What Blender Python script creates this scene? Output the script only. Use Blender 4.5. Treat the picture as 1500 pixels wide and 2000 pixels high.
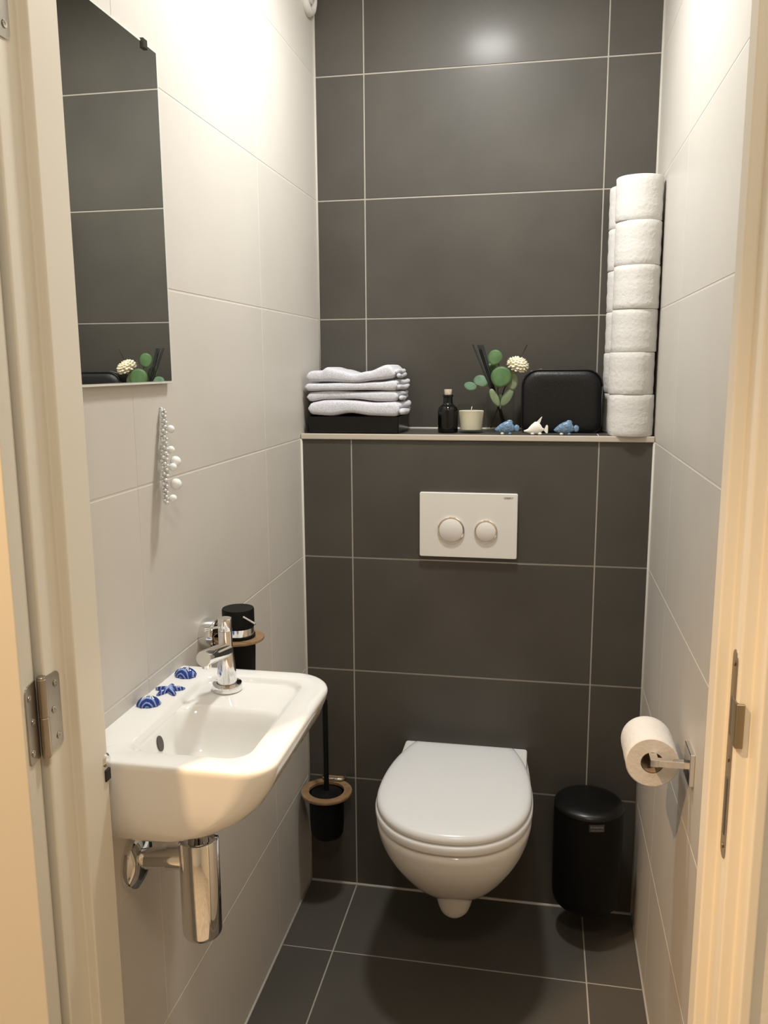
import bpy, bmesh, math, random
from mathutils import Vector, Matrix
random.seed(7)
PI = math.pi
sc = bpy.context.scene
COL = sc.collection
for o in list(bpy.data.objects):
    bpy.data.objects.remove(o)

# ------------------------------------------------------------------ camera
yaw, pitch, roll = -0.1883, -0.1722, -0.0064
CAM = Vector((0.6034, -2.0499, 1.4053))
f = Vector((math.sin(yaw)*math.cos(pitch), math.cos(yaw)*math.cos(pitch), math.sin(pitch)))
r = f.cross(Vector((0, 0, 1))).normalized(); u = r.cross(f)
r2 = r*math.cos(roll)+u*math.sin(roll); u2 = -r*math.sin(roll)+u*math.cos(roll)
cam = bpy.data.cameras.new('camera'); camo = bpy.data.objects.new('camera', cam); COL.objects.link(camo)
camo.matrix_world = Matrix(((r2.x, u2.x, -f.x, CAM.x), (r2.y, u2.y, -f.y, CAM.y), (r2.z, u2.z, -f.z, CAM.z), (0, 0, 0, 1)))
cam.sensor_fit = 'AUTO'; cam.sensor_width = 36; cam.lens = 1639.6/2000*36; cam.clip_start = 0.01
sc.camera = camo
# ------------------------------------------------------------------ world / exposure
w = bpy.data.worlds.new('world'); sc.world = w; w.use_nodes = True
w.node_tree.nodes['Background'].inputs[0].default_value = (1, .9, .78, 1)
w.node_tree.nodes['Background'].inputs[1].default_value = 0.02
vs = sc.view_settings
vs.view_transform = 'Standard'; vs.look = 'None'; vs.gamma = 1; vs.use_curve_mapping = False; vs.exposure = 0.0
TOILET_LAMP = 14.8       # watts of the ceiling lamp
HALL_LAMP = 200.0
HALL_FILL = 12.0  # watts of the added fill light in the hall
LAMP = (0.41, -0.443, 2.40)
HALL = (-0.32, -1.82, 2.635)

# ------------------------------------------------------------------ room numbers
W = 0.8601; D = 0.195; Z0 = 1.2257; PZ = 0.3038; X1 = 0.1303; X2 = 0.7333
ZS = 1.238                      # top of the ledge
CEIL = 2.445

# ------------------------------------------------------------------ helpers
def nt(name):
    m = bpy.data.materials.new(name); m.use_nodes = True
    return m, m.node_tree, m.node_tree.nodes['Principled BSDF']

def mat(name, col, rough=.5, metal=0., spec=.5, noise=0., nscale=8., bump=0., bscale=200., trans=0., ior=1.45, sub=0., coat=0., rnd=0., sheen=0., rvar=0., col2=None):
    m, t, p = nt(name)
    p.inputs['Base Color'].default_value = (*col, 1)
    p.inputs['Roughness'].default_value = rough
    p.inputs['Metallic'].default_value = metal
    p.inputs['Specular IOR Level'].default_value = spec
    p.inputs['IOR'].default_value = ior
    p.inputs['Transmission Weight'].default_value = trans
    p.inputs['Coat Weight'].default_value = coat
    p.inputs['Sheen Weight'].default_value = sheen
    if sub:
        p.inputs['Subsurface Weight'].default_value = sub
        p.inputs['Subsurface Radius'].default_value = (.01, .008, .006)
        p.inputs['Subsurface Scale'].default_value = .3
    tc = t.nodes.new('ShaderNodeTexCoord')
    if noise or rnd or rvar:
        nz = t.nodes.new('ShaderNodeTexNoise'); nz.inputs['Scale'].default_value = nscale; nz.inputs['Detail'].default_value = 6
        t.links.new(tc.outputs['Object'], nz.inputs['Vector'])
        vec = nz.outputs['Fac']
        if rnd:
            oi = t.nodes.new('ShaderNodeObjectInfo')
            ad = t.nodes.new('ShaderNodeVectorMath'); ad.operation = 'ADD'
            sc_ = t.nodes.new('ShaderNodeMath'); sc_.operation = 'MULTIPLY'; sc_.inputs[1].default_value = 37.
            t.links.new(oi.outputs['Random'], sc_.inputs[0])
            t.links.new(tc.outputs['Object'], ad.inputs[0]); t.links.new(sc_.outputs[0], ad.inputs[1])
            t.links.new(ad.outputs[0], nz.inputs['Vector'])
        if noise:
            rp = t.nodes.new('ShaderNodeValToRGB')
            rp.color_ramp.elements[0].position = .3; rp.color_ramp.elements[1].position = .7
            c2 = col2 or col
            rp.color_ramp.elements[0].color = (*[c*(1-noise) for c in col], 1)
            rp.color_ramp.elements[1].color = (*[min(1, c*(1+noise)) for c in c2], 1)
            t.links.new(vec, rp.inputs['Fac']); t.links.new(rp.outputs['Color'], p.inputs['Base Color'])
        if rvar:
            mr = t.nodes.new('ShaderNodeMapRange'); mr.inputs[3].default_value = rough-rvar; mr.inputs[4].default_value = rough+rvar
            t.links.new(vec, mr.inputs[0]); t.links.new(mr.outputs[0], p.inputs['Roughness'])
    if bump:
        b = t.nodes.new('ShaderNodeBump'); n2 = t.nodes.new('ShaderNodeTexNoise'); n2.inputs['Scale'].default_value = bscale; n2.inputs['Detail'].default_value = 4
        b.inputs['Strength'].default_value = bump; b.inputs['Distance'].default_value = .002
        t.links.new(tc.outputs['Object'], n2.inputs['Vector']); t.links.new(n2.outputs['Fac'], b.inputs['Height']); t.links.new(b.outputs['Normal'], p.inputs['Normal'])
    return m

M = {}
M['dark_tile'] = mat('dark_tile', (.078, .071, .061), .48, spec=.30, noise=.12, nscale=5, rnd=1, bump=.03, bscale=60, rvar=.04, coat=.10)
M['dark_tile'].node_tree.nodes['Principled BSDF'].inputs['Coat Roughness'].default_value = .2
M['floor_tile'] = mat('floor_tile', (.086, .078, .066), .45, spec=.4, noise=.09, nscale=5, rnd=1, bump=.04, bscale=80)
M['light_tile'] = mat('light_tile', (.63, .595, .545), .42, spec=.35, noise=.03, nscale=4, rnd=1, bump=.02, bscale=40)
M['grout'] = mat('grout', (.40, .37, .325), .85, spec=.2, noise=.05, nscale=60)
M['light_grout'] = mat('light_grout', (.66, .625, .565), .85, spec=.2, noise=.03, nscale=60)
M['silicone'] = mat('silicone', (.55, .52, .46), .5)
M['edge_trim'] = mat('edge_trim', (.56, .50, .42), .4, spec=.4)
M['ceiling'] = mat('ceiling_paint', (.8, .78, .74), .9, bump=.05)
M['frame'] = mat('frame_paint', (.79, .745, .64), .38, spec=.45, noise=.015, nscale=3)
M['door'] = mat('door_paint', (.72, .67, .56), .4, spec=.45)
M['hall_wall'] = mat('hall_wall_paint', (.76, .74, .67), .9, bump=.25, bscale=120, noise=.04)
M['hall_floor'] = mat('hall_floor_wood', (.50, .44, .36), .5, noise=.2, nscale=10)
M['ceramic'] = mat('glazed_ceramic', (.88, .87, .845), .07, spec=.5, coat=.3)
M['seat_plastic'] = mat('seat_plastic', (.84, .84, .84), .22, spec=.5)
M['plate_plastic'] = mat('plate_plastic', (.80, .775, .73), .3)
M['chrome'] = mat('chrome', (.82, .82, .82), .06, metal=1)
M['steel'] = mat('brushed_steel', (.42, .385, .33), .33, metal=1, noise=.08, nscale=30)
M['strike'] = mat('strike_metal', (.36, .30, .22), .4, metal=1)
M['ink'] = mat('dark_print', (.10, .09, .08), .6)
M['black'] = mat('matte_black', (.005, .005, .005), .5, spec=.2)
M['black_gloss'] = mat('black_lacquer', (.004, .004, .004), .18, spec=.45)
M['black_lid'] = mat('black_lid_enamel', (.005, .005, .005), .3, spec=.5)
M['leather'] = mat('black_leather', (.006, .006, .0065), .42, spec=.45, bump=.25, bscale=300)
M['bottle_glass'] = mat('black_bottle_glass', (.004, .004, .004), .08)
M['cork'] = mat('cork', (.60, .52, .42), .8, noise=.2, nscale=300)
M['bamboo'] = mat('bamboo_wood', (.27, .165, .085), .45, noise=.2, nscale=60)
M['paper'] = mat('tissue_paper', (.71, .695, .67), .95, spec=.1, bump=.7, bscale=120)
M['card'] = mat('cardboard_core', (.45, .36, .27), .9)
M['towel'] = mat('grey_terry', (.74, .745, .81), 1., spec=.05, sheen=.3, bump=1., bscale=700, noise=.12, nscale=250)
M['wax'] = mat('cream_wax', (.80, .72, .58), .45, sub=.3)
M['wick'] = mat('cotton_wick', (.8, .76, .66), .9)
def thin_glass(name):
    m, t, p = nt(name)
    out = t.nodes['Material Output']; t.nodes.remove(p)
    lw = t.nodes.new('ShaderNodeLayerWeight'); lw.inputs['Blend'].default_value = .12
    tr = t.nodes.new('ShaderNodeBsdfTransparent'); tr.inputs[0].default_value = (.955, .965, .955, 1)
    gl = t.nodes.new('ShaderNodeBsdfGlossy'); gl.inputs['Roughness'].default_value = .03
    mx = t.nodes.new('ShaderNodeMixShader')
    ge = t.nodes.new('ShaderNodeNewGeometry'); iv = t.nodes.new('ShaderNodeMath'); iv.operation = 'SUBTRACT'; iv.inputs[0].default_value = 1
    mu = t.nodes.new('ShaderNodeMath'); mu.operation = 'MULTIPLY'
    t.links.new(ge.outputs['Backfacing'], iv.inputs[1]); t.links.new(iv.outputs[0], mu.inputs[0]); t.links.new(lw.outputs['Fresnel'], mu.inputs[1])
    t.links.new(mu.outputs[0], mx.inputs[0]); t.links.new(tr.outputs[0], mx.inputs[1]); t.links.new(gl.outputs[0], mx.inputs[2]); t.links.new(mx.outputs[0], out.inputs['Surface'])
    return m
M['glass'] = thin_glass('clear_thin_glass')
M['leaf'] = mat('eucalyptus_green', (.075, .15, .055), .5, noise=.25, nscale=40)
M['leaf_blue'] = mat('eucalyptus_bluegreen', (.11, .20, .12), .5, noise=.2, nscale=40)
M['leaf_pale'] = mat('eucalyptus_pale', (.20, .25, .14), .5, noise=.2, nscale=40)
M['stem'] = mat('brown_stem', (.10, .06, .035), .7)
M['reed'] = mat('black_reed', (.008, .008, .008), .7)
M['petal'] = mat('ivory_petal', (.86, .80, .62), .8, sub=.15)
M['blue_fish'] = mat('blue_glaze', (.12, .20, .32), .25, noise=.4, nscale=260, col2=(.17, .27, .41), bump=.4, bscale=350)
M['white_fish'] = mat('white_glaze', (.85, .82, .76), .2)
M['mirror'] = mat('mirror_silver', (.91, .93, .90), .01, metal=1)
M['mirror_edge'] = mat('mirror_edge_glass', (.72, .75, .71), .2)
M['clip'] = mat('dark_clip', (.07, .065, .055), .35, metal=.6)
M['silver_bead'] = mat('silver_bead', (.74, .75, .75), .22, metal=.35)
M['white_ball'] = mat('white_ball', (.86, .86, .85), .35)
M['vent'] = mat('vent_plastic', (.78, .75, .70), .4)
M['rubber'] = mat('rubber', (.02, .02, .02), .6)
M['label'] = mat('label_silver', (.05, .05, .048), .4)
M['label_text'] = mat('label_text', (.22, .22, .20), .5)
M['porc_blue'] = None
def shell_mat():
    m, t, p = nt('delft_blue_stripe')
    p.inputs['Roughness'].default_value = .15
    tc = t.nodes.new('ShaderNodeTexCoord'); wv = t.nodes.new('ShaderNodeTexWave'); wv.wave_type = 'RINGS'; wv.rings_direction = 'Y'
    wv.inputs['Scale'].default_value = 60; wv.inputs['Distortion'].default_value = 2.; wv.inputs['Detail'].default_value = 2
    rp = t.nodes.new('ShaderNodeValToRGB')
    rp.color_ramp.elements[0].color = (.012, .04, .25, 1); rp.color_ramp.elements[1].color = (.30, .42, .75, 1)
    rp.color_ramp.elements[0].position = .60; rp.color_ramp.elements[1].position = .95
    t.links.new(tc.outputs['Object'], wv.inputs['Vector']); t.links.new(wv.outputs['Fac'], rp.inputs['Fac']); t.links.new(rp.outputs['Color'], p.inputs['Base Color'])
    return m
M['porc_blue'] = shell_mat()
def emit(name, col, s):
    m, t, p = nt(name)
    p.inputs['Emission Color'].default_value = (*col, 1); p.inputs['Emission Strength'].default_value = s
    return m

def mesh_of(name, bm, m, smooth=False, ang=None):
    me = bpy.data.meshes.new(name)
    bmesh.ops.recalc_face_normals(bm, faces=bm.faces)
    bm.to_mesh(me); bm.free()
    me.materials.append(m)
    if smooth:
        for p in me.polygons: p.use_smooth = True
        if ang is not None:
            me.set_sharp_from_angle(angle=math.radians(ang))
    return me
def link(name, me, parent=None, loc=None):
    o = bpy.data.objects.new(name, me); COL.objects.link(o)
    if parent: o.parent = parent
    if loc: o.location = loc
    return o
def obj(name, bm, m, parent=None, smooth=False, ang=None, loc=None):
    return link(name, mesh_of(name, bm, m, smooth, ang), parent, loc)
def tag(o, label=None, cat=None, group=None, kind=None):
    if label: o['label'] = label
    if cat: o['category'] = cat
    if group: o['group'] = group
    if kind: o['kind'] = kind
    return o
def thing(name, loc, label, cat, group=None, rz=0, kind=None):
    o = bpy.data.objects.new(name, None); COL.objects.link(o); o.location = loc; o.rotation_euler = (0, 0, rz); o.empty_display_size = .05
    return tag(o, label, cat, group, kind)

def box(bm, x0, x1, y0, y1, z0, z1, bev=0, seg=1, mtx=None):
    g = bmesh.ops.create_cube(bm, size=1)['verts']
    for v in g:
        v.co = Vector((x0+(v.co.x+.5)*(x1-x0), y0+(v.co.y+.5)*(y1-y0), z0+(v.co.z+.5)*(z1-z0)))
    if bev:
        es = list({e for v in g for e in v.link_edges})
        res = bmesh.ops.bevel(bm, geom=es, offset=bev, segments=seg, affect='EDGES', profile=.5)
        g = list({v for fc in res['faces'] for v in fc.verts} | {v for v in g if v.is_valid})
    if mtx is not None:
        bmesh.ops.transform(bm, matrix=mtx, verts=[v for v in g if v.is_valid])
    return g
def bxo(*a, **k):
    bm = bmesh.new(); box(bm, *a, **k); return bm
def lathe(bm, prof, n=32, c=(0, 0, 0), axis='Z', cap=True, mtx=None):
    """prof: list of (radius, height)"""
    rings = []
    for (rr, h) in prof:
        ring = []
        for i in range(n):
            a = 2*PI*i/n
            p = Vector((rr*math.cos(a), rr*math.sin(a), h))
            if axis == 'X': p = Vector((p.z, p.x, p.y))
            elif axis == 'Y': p = Vector((p.x, p.z, p.y))
            if mtx is not None: p = mtx @ p
            ring.append(bm.verts.new(p+Vector(c)))
        rings.append(ring)
    for a, b in zip(rings, rings[1:]):
        for i in range(n):
            bm.faces.new((a[i], a[(i+1) % n], b[(i+1) % n], b[i]))
    if cap:
        bm.faces.new(rings[0]); bm.faces.new(rings[-1])
    return rings
def loft(bm, rings, cap0=True, cap1=True, closed=True):
    vr = [[bm.verts.new(p) for p in ring] for ring in rings]
    n = len(vr[0])
    for a, b in zip(vr, vr[1:]):
        for i in range(n if closed else n-1):
            bm.faces.new((a[i], a[(i+1) % n], b[(i+1) % n], b[i]))
    if cap0: bm.faces.new(vr[0])
    if cap1: bm.faces.new(vr[-1])
    return vr
def tube(bm, pts, rad, n=10, cap=True):
    pts = [Vector(p) for p in pts]
    rings = []
    for i, p in enumerate(pts):
        d = (pts[min(i+1, len(pts)-1)]-pts[max(i-1, 0)]).normalized()
        ref = Vector((0, 0, 1)) if abs(d.z) < .9 else Vector((1, 0, 0))
        a = d.cross(ref).normalized(); b = d.cross(a)
        rr = rad[i] if isinstance(rad, (list, tuple)) else rad
        rings.append([p+a*rr*math.cos(2*PI*k/n)+b*rr*math.sin(2*PI*k/n) for k in range(n)])
    loft(bm, rings, cap, cap)
def sphere(bm, c, rr, n=16, m=10, scale=(1, 1, 1), mtx=None):
    g = bmesh.ops.create_uvsphere(bm, u_segments=n, v_segments=m, radius=rr)['verts']
    mm = Matrix.Diagonal((*scale, 1))
    if mtx is not None: mm = mtx @ mm
    for v in g: v.co = mm @ v.co + Vector(c)
    return g
def rrect(x0, x1, y0, y1, rad, n=8):
    """rounded rectangle, rad = one radius or four (x1y1, x0y1, x0y0, x1y0); list of (x, y)"""
    if not isinstance(rad, (list, tuple)): rad = [rad]*4
    out = []
    for (cx, cy, a0, rr) in ((x1-rad[0], y1-rad[0], 0, rad[0]), (x0+rad[1], y1-rad[1], PI/2, rad[1]), (x0+rad[2], y0+rad[2], PI, rad[2]), (x1-rad[3], y0+rad[3], 1.5*PI, rad[3])):
        for i in range(n+1):
            a = a0+PI/2*i/n
            out.append((cx+rr*math.cos(a), cy+rr*math.sin(a)))
    return out
def prism(bm, poly, z0, z1, bev=0):
    a = [bm.verts.new((x, y, z0)) for x, y in poly]; b = [bm.verts.new((x, y, z1)) for x, y in poly]
    n = len(poly)
    bm.faces.new(a); bm.faces.new(b); es = []
    for i in range(n):
        bm.faces.new((a[i], a[(i+1) % n], b[(i+1) % n], b[i]))
    if bev:
        bm.edges.ensure_lookup_table()
        es = [e for e in bm.edges if abs(e.verts[0].co.z-e.verts[1].co.z) > 1e-6]
        bmesh.ops.bevel(bm, geom=es, offset=bev, segments=3, affect='EDGES', profile=.5)
def text_mesh(s, size, m, name, parent, matrix, depth=.0003):
    cu = bpy.data.curves.new(name, 'FONT'); cu.body = s; cu.size = size; cu.extrude = depth; cu.align_x = 'CENTER'; cu.align_y = 'CENTER'; cu.resolution_u = 2
    t = bpy.data.objects.new('tmp_text', cu); COL.objects.link(t)
    dg = bpy.context.evaluated_depsgraph_get()
    me = bpy.data.meshes.new_from_object(t.evaluated_get(dg))
    bpy.data.objects.remove(t); bpy.data.curves.remove(cu)
    me.name = name; me.materials.clear(); me.materials.append(m)
    o = link(name, me, parent); o.matrix_local = matrix
    return o

# ------------------------------------------------------------------ setting: walls with single tiles
tile_cache = {}
def tile(parent, axis, a0, a1, b0, b1, plane, sign, m, gap_a=.0018, gap_b=.0018):
    """one tile; axis = normal axis; (a, b) the in-plane spans; sign = side of the room"""
    wa = a1-a0-2*gap_a; wb = b1-b0-2*gap_b
    if wa < .004 or wb < .004: return
    key = (axis, sign, round(wa, 4), round(wb, 4), m)
    T = .006
    if key not in tile_cache:
        bm = bmesh.new()
        lo, hi = (-T, 0) if sign > 0 else (0, T)
        if axis == 'Y': box(bm, -wa/2, wa/2, lo, hi, -wb/2, wb/2, .0007)
        elif axis == 'X': box(bm, lo, hi, -wa/2, wa/2, -wb/2, wb/2, .0007)
        else: box(bm, -wa/2, wa/2, -wb/2, wb/2, lo, hi, .0007)
        tile_cache[key] = mesh_of('tile', bm, M[m])
    ca, cb = (a0+a1)/2, (b0+b1)/2
    loc = {'Y': (ca, plane, cb), 'X': (plane, ca, cb), 'Z': (ca, cb, plane)}[axis]
    link('tile', tile_cache[key], parent, loc)
REC = .0012
def slab(name, x0, x1, y0, y1, z0, z1, m):
    o = obj(name, bxo(x0, x1, y0, y1, z0, z1), M[m]); o['kind'] = 'structure'; return o
ROWS = [0.003]+[Z0-PZ*k for k in (3, 2, 1, 0, -1, -2, -3)]+[CEIL]
LEFT_END, RIGHT_END = -1.119, -1.145
# back wall above the ledge
wb = slab('wall_back', -.1, W+.1, D+REC, D+.12, 0, CEIL+.05, 'grout')
XS = [0.002, X1, X2, W-.002]
for z0, z1 in zip(ROWS[4:], ROWS[5:]):
    z0 = max(z0, ZS+.004)
    for x0, x1 in zip(XS, XS[1:]): tile(wb, 'Y', x0, x1, z0, z1, D, -1, 'dark_tile')
# boxed-in cistern wall with ledge
wc = slab('wall_cistern', -.05, W+.05, REC, D+.05, 0, ZS-REC, 'grout')
for z0, z1 in zip(ROWS[:4], ROWS[1:5]):
    for x0, x1 in zip(XS, XS[1:]): tile(wc, 'Y', x0, x1, z0, z1, 0, -1, 'dark_tile')
for x0, x1 in zip(XS, XS[1:]): tile(wc, 'Z', x0, x1, .006, D-.003, ZS, 1, 'dark_tile')
tr = bmesh.new(); box(tr, .001, W-.001, -.005, .0058, Z0-.001, ZS+.0006, .0018, 2)
tag(obj('trim_1', tr, M['edge_trim']), kind='structure')
# side walls
wl = slab('wall_left', -.12, -.0005, -1.24, D+.1, 0, CEIL+.05, 'light_grout')
YL = [D-.002, -.277, -.880, LEFT_END]
wr = slab('wall_right', W+.0005, W+.12, -1.25, D+.1, 0, CEIL+.05, 'light_grout')
YR = [D-.002, -.2823, -.8853, RIGHT_END]
for wall, YY, pl, sg in ((wl, YL, 0, 1), (wr, YR, W, -1)):
    for k, (z0, z1) in enumerate(zip(ROWS, ROWS[1:])):
        for j, (ya, yb) in enumerate(zip(YY, YY[1:])):
            y1 = ya if k >= 4 or j else -.001
            tile(wall, 'X', yb, y1, z0, z1, pl, sg, 'light_tile', .0007, .0014)
# floor
fl = slab('floor', -.1, W+.1, -1.25, .1, -.08, -REC, 'grout')
YF = [-.002, -.2714, -.5744, -.8774, -1.1804, -1.25]
for y1, y0 in zip(YF, YF[1:]):
    for x0, x1 in zip(XS, XS[1:]): tile(fl, 'Z', x0, x1, y0, y1, 0, 1, 'floor_tile')
ce = slab('ceiling', -.12, W+.12, -1.25, D+.12, CEIL, CEIL+.08, 'ceiling')
# silicone joints in the corners
def bead(n, a, b, rad=.0035):
    bm = bmesh.new(); tube(bm, [a, b], rad, 8); tag(obj('trim_%d' % n, bm, M['silicone'], smooth=True), kind='structure')
bead(2, (.001, D-.001, ZS), (.001, D-.001, CEIL)); bead(3, (W-.001, D-.001, ZS), (W-.001, D-.001, CEIL))
bead(4, (.001, -.001, 0), (.001, -.001, Z0)); bead(5, (W-.001, -.001, 0), (W-.001, -.001, Z0))
bead(6, (0, -.001, .0005), (W, -.001, .0005), .004); bead(7, (.0005, 0, .0005), (.0005, -1.12, .0005)); bead(8, (W-.0005, 0, .0005), (W-.0005, -1.14, .0005))
bead(9, (0, D-.001, ZS+.001), (W, D-.001, ZS+.001), .0038)
# door frame
HEAD = 2.03
dfm = thing('door_frame', (.42, -1.2, 0), None, None, kind='structure')
def dpart(name, bm, m, **k):
    o = obj(name, bm, m, dfm, **k); o.location = (-.42, 1.2, 0); return o
bm = bmesh.new(); prism(bm, [(-.03, LEFT_END), (.06, LEFT_END), (.06, -1.178), (.047, -1.178), (.047, -1.222), (-.03, -1.222)], 0, HEAD, .0022)
dpart('jamb', bm, M['frame'])
bm = bmesh.new(); prism(bm, [(.90, RIGHT_END), (.784, RIGHT_END), (.784, -1.178), (.797, -1.178), (.797, -1.222), (.8105, -1.222), (.8105, -1.256), (.822, -1.256), (.822, -1.24), (.90, -1.24)], 0, HEAD, .0022)
dpart('jamb', bm, M['frame'])
bm = bmesh.new(); box(bm, -.03, .90, -1.178, -1.13, HEAD, HEAD+.05); box(bm, -.03, .90, -1.222, -1.178, HEAD+.013, HEAD+.05)
dpart('head', bm, M['frame'])
# strike plate in the right rebate
def yz_poly(bm, pts, x0, x1):
    a = [bm.verts.new((x0, y, z)) for y, z in pts]; b = [bm.verts.new((x1, y, z)) for y, z in pts]
    bm.faces.new(a); bm.faces.new(b)
    for i in range(len(pts)): bm.faces.new((a[i], a[(i+1) % len(pts)], b[(i+1) % len(pts)], b[i]))
bm = bmesh.new(); yz_poly(bm, rrect(-1.2135, -1.1925, .902, 1.126, .0104, 6), .7962, .7985)
sp = dpart('strike_plate', bm, M['strike'])
bm = bmesh.new(); box(bm, .7956, .798, -1.2100, -1.1985, 1.036, 1.076); box(bm, .7956, .798, -1.206, -1.200, .928, .990)
tag(obj('keep_hole', bm, M['ink'], sp), None)
bm = bmesh.new(); box(bm, .7955, .7985, -1.225, -1.206, 1.032, 1.078, .0008); box(bm, .7955, .8035, -1.2262, -1.2225, 1.032, 1.078, .0008)
obj('lip', bm, M['strike'], sp)
bm = bmesh.new()
for z in (1.112, 1.010, .915): lathe(bm, [(.0028, 0), (.0028, .0008), (.001, .0012)], 10, (.7962, -1.203, z), 'X', mtx=None)
bmesh.ops.translate(bm, verts=bm.verts, vec=(-.0011, 0, 0)); obj('screw', bm, M['strike'], sp)
# walls round the door and the hall
def struct(name, parts, m):
    bm = bmesh.new()
    for p in parts: box(bm, *p)
    o = obj(name, bm, M[m]); o['kind'] = 'structure'; return o
struct('wall_front', [(-.12, .9, -1.22, -1.13, HEAD+.05, CEIL)], 'ceiling')
struct('wall_hall_left', [(-1.25, -.03, -1.225, -1.125, 0, 2.65)], 'hall_wall')
struct('wall_hall_right', [(.822, 1.75, -1.25, -1.15, 0, 2.65)], 'hall_wall')
struct('wall_hall_top', [(-.03, .822, -1.24, -1.222, HEAD+.05, 2.65)], 'hall_wall')
struct('wall_hall_side', [(-1.35, -1.25, -4.0, -1.125, 0, 2.65)], 'hall_wall')
struct('wall_hall_far', [(-1.35, 1.85, -4.1, -4.0, 0, 2.65)], 'hall_wall')
struct('wall_hall_opposite', [(1.75, 1.85, -4.0, -1.15, 0, 2.65)], 'hall_wall')
struct('floor_hall', [(-1.35, 1.85, -4.1, -1.25, -.08, -.002)], 'hall_floor')
struct('ceiling_hall', [(-1.35, 1.85, -4.1, -1.13, 2.65, 2.73)], 'ceiling')

# door leaf, swung open into the hall
TH = math.radians(166)
E0 = Vector((.0395, -1.2295, 0)); ddir = Vector((math.cos(TH), -math.sin(TH), 0)); tdir = Vector((math.sin(TH), math.cos(TH), 0))
door = thing('door_1', E0, 'cream painted door leaf swung open into the hall', None, kind='structure')
dm = Matrix(((ddir.x, tdir.x, 0, 0), (ddir.y, tdir.y, 0, 0), (0, 0, 1, 0), (0, 0, 0, 1)))
bm = bmesh.new(); box(bm, 0, .735, 0, .040, .012, HEAD+.005, .0015, 2); bmesh.ops.transform(bm, matrix=dm, verts=bm.verts)
obj('door_leaf', bm, M['door'], door)
# hinge
def hinge(z0, z1):
    bm = bmesh.new()
    # leaf on the frame, in world terms x = .047
    pts = rrect(-1.2225, -1.1945, z0, z1, [.008, .0005, .0005, .008], 5)
    yz_poly(bm, pts, .0465, .0485)
    # leaf on the door edge
    g = [bm.verts.new(v) for v in []]
    pts2 = rrect(.003, .0335, z0, z1, [.008, .0005, .0005, .008], 5)
    a = [bm.verts.new(E0+tdir*p+Vector((0, 0, z))-ddir*.0018) for p, z in pts2]; b = [bm.verts.new(E0+tdir*p+Vector((0, 0, z))+ddir*.0004) for p, z in pts2]
    bm.faces.new(a); bm.faces.new(b)
    for i in range(len(a)): bm.faces.new((a[i], a[(i+1) % len(a)], b[(i+1) % len(a)], b[i]))
    kc = (.0470, -1.2272, 0)
    for k in range(2):
        h0 = z0+(z1-z0)*k/2; h1 = z0+(z1-z0)*(k+1)/2
        lathe(bm, [(.0052, h0+.0004), (.0057, h0+.0009), (.0057, h1-.0009), (.0052, h1-.0004)], 20, kc)
    lathe(bm, [(.0046, z0-.0025), (.0052, z0-.0015), (.0052, z1+.0015), (.0046, z1+.0025)], 20, kc)
    bmesh.ops.translate(bm, verts=bm.verts, vec=-E0)
    h = obj('hinge', bm, M['steel'], door, True, 30)
    for zz in (z0+.014, (z0+z1)/2+.002, z1-.014):
        dy = .0 if abs(zz-(z0+z1)/2) > .01 else .006
        s = bmesh.new(); lathe(s, [(.0001, .0004), (.0012, .0003), (.0016, .0008), (.0040, .0010), (.0042, .0002)], 14, (.0485, -1.2035-dy, zz), 'X')
        bmesh.ops.translate(s, verts=s.verts, vec=-E0); obj('screw', s, M['steel'], h, True, 40)
        s = bmesh.new()
        mt = Matrix((( tdir.x, 0, -ddir.x), (tdir.y, 0, -ddir.y), (0, 1, 0)))
        lathe(s, [(.0001, .0004), (.0012, .0003), (.0016, .0008), (.0040, .0010), (.0042, .0002)], 14, E0+tdir*(.0245-dy)+Vector((0, 0, zz))-ddir*.0018, 'Z', mtx=mt)
        bmesh.ops.translate(s, verts=s.verts, vec=-E0); obj('screw', s, M['steel'], h, True, 40)
hinge(.963, 1.056); hinge(1.74, 1.833); hinge(.18, .273)

# ------------------------------------------------------------------ lamps and hall fill light
cl = thing('ceiling_lamp', (LAMP[0], LAMP[1], CEIL), 'white round ceiling lamp in the middle of the toilet ceiling', 'lamp')
bm = bmesh.new(); lathe(bm, [(.075, 0), (.075, -.008), (.070, -.012), (.02, -.013)], 32); obj('mount', bm, M['vent'], cl, True, 40)
bm = bmesh.new(); lathe(bm, [(.062, -.012), (.066, -.014), (.066, -.043), (.062, -.043), (.061, -.018)], 32, cap=False); obj('lamp_housing', bm, M['vent'], cl, True, 40)
ld = bpy.data.lights.new('downlight', 'AREA'); ld.shape = 'DISK'; ld.size = .14; ld.energy = TOILET_LAMP; ld.color = (1, 1, .965)
lo = bpy.data.objects.new('downlight', ld); COL.objects.link(lo); lo.parent = cl; lo.location = (0, 0, LAMP[2]-CEIL)
hl = thing('hall_spotlight', (HALL[0], HALL[1], 2.65), 'small recessed spotlight in the hall ceiling beside the door', 'lamp')
bm = bmesh.new(); lathe(bm, [(.045, 0), (.045, -.004), (.042, -.006), (.030, -.004), (.028, 0)], 32, cap=False); obj('spot_ring', bm, M['steel'], hl, True, 40)
ls = bpy.data.lights.new('hall_spot', 'SPOT'); ls.energy = HALL_LAMP; ls.shadow_soft_size = .025; ls.color = (1, .64, .34); ls.spot_size = math.radians(100); ls.spot_blend = .55
lo = bpy.data.objects.new('hall_spot', ls); COL.objects.link(lo); lo.parent = hl; lo.location = (0, 0, HALL[2]-2.65)
hc_ = thing('hall_fill_light', (.72, -2.25, 2.65), 'added round fill light on the hall ceiling, out of view', 'lamp')  # added neutral fill, out of view, brightens surfaces that face the hall
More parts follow.
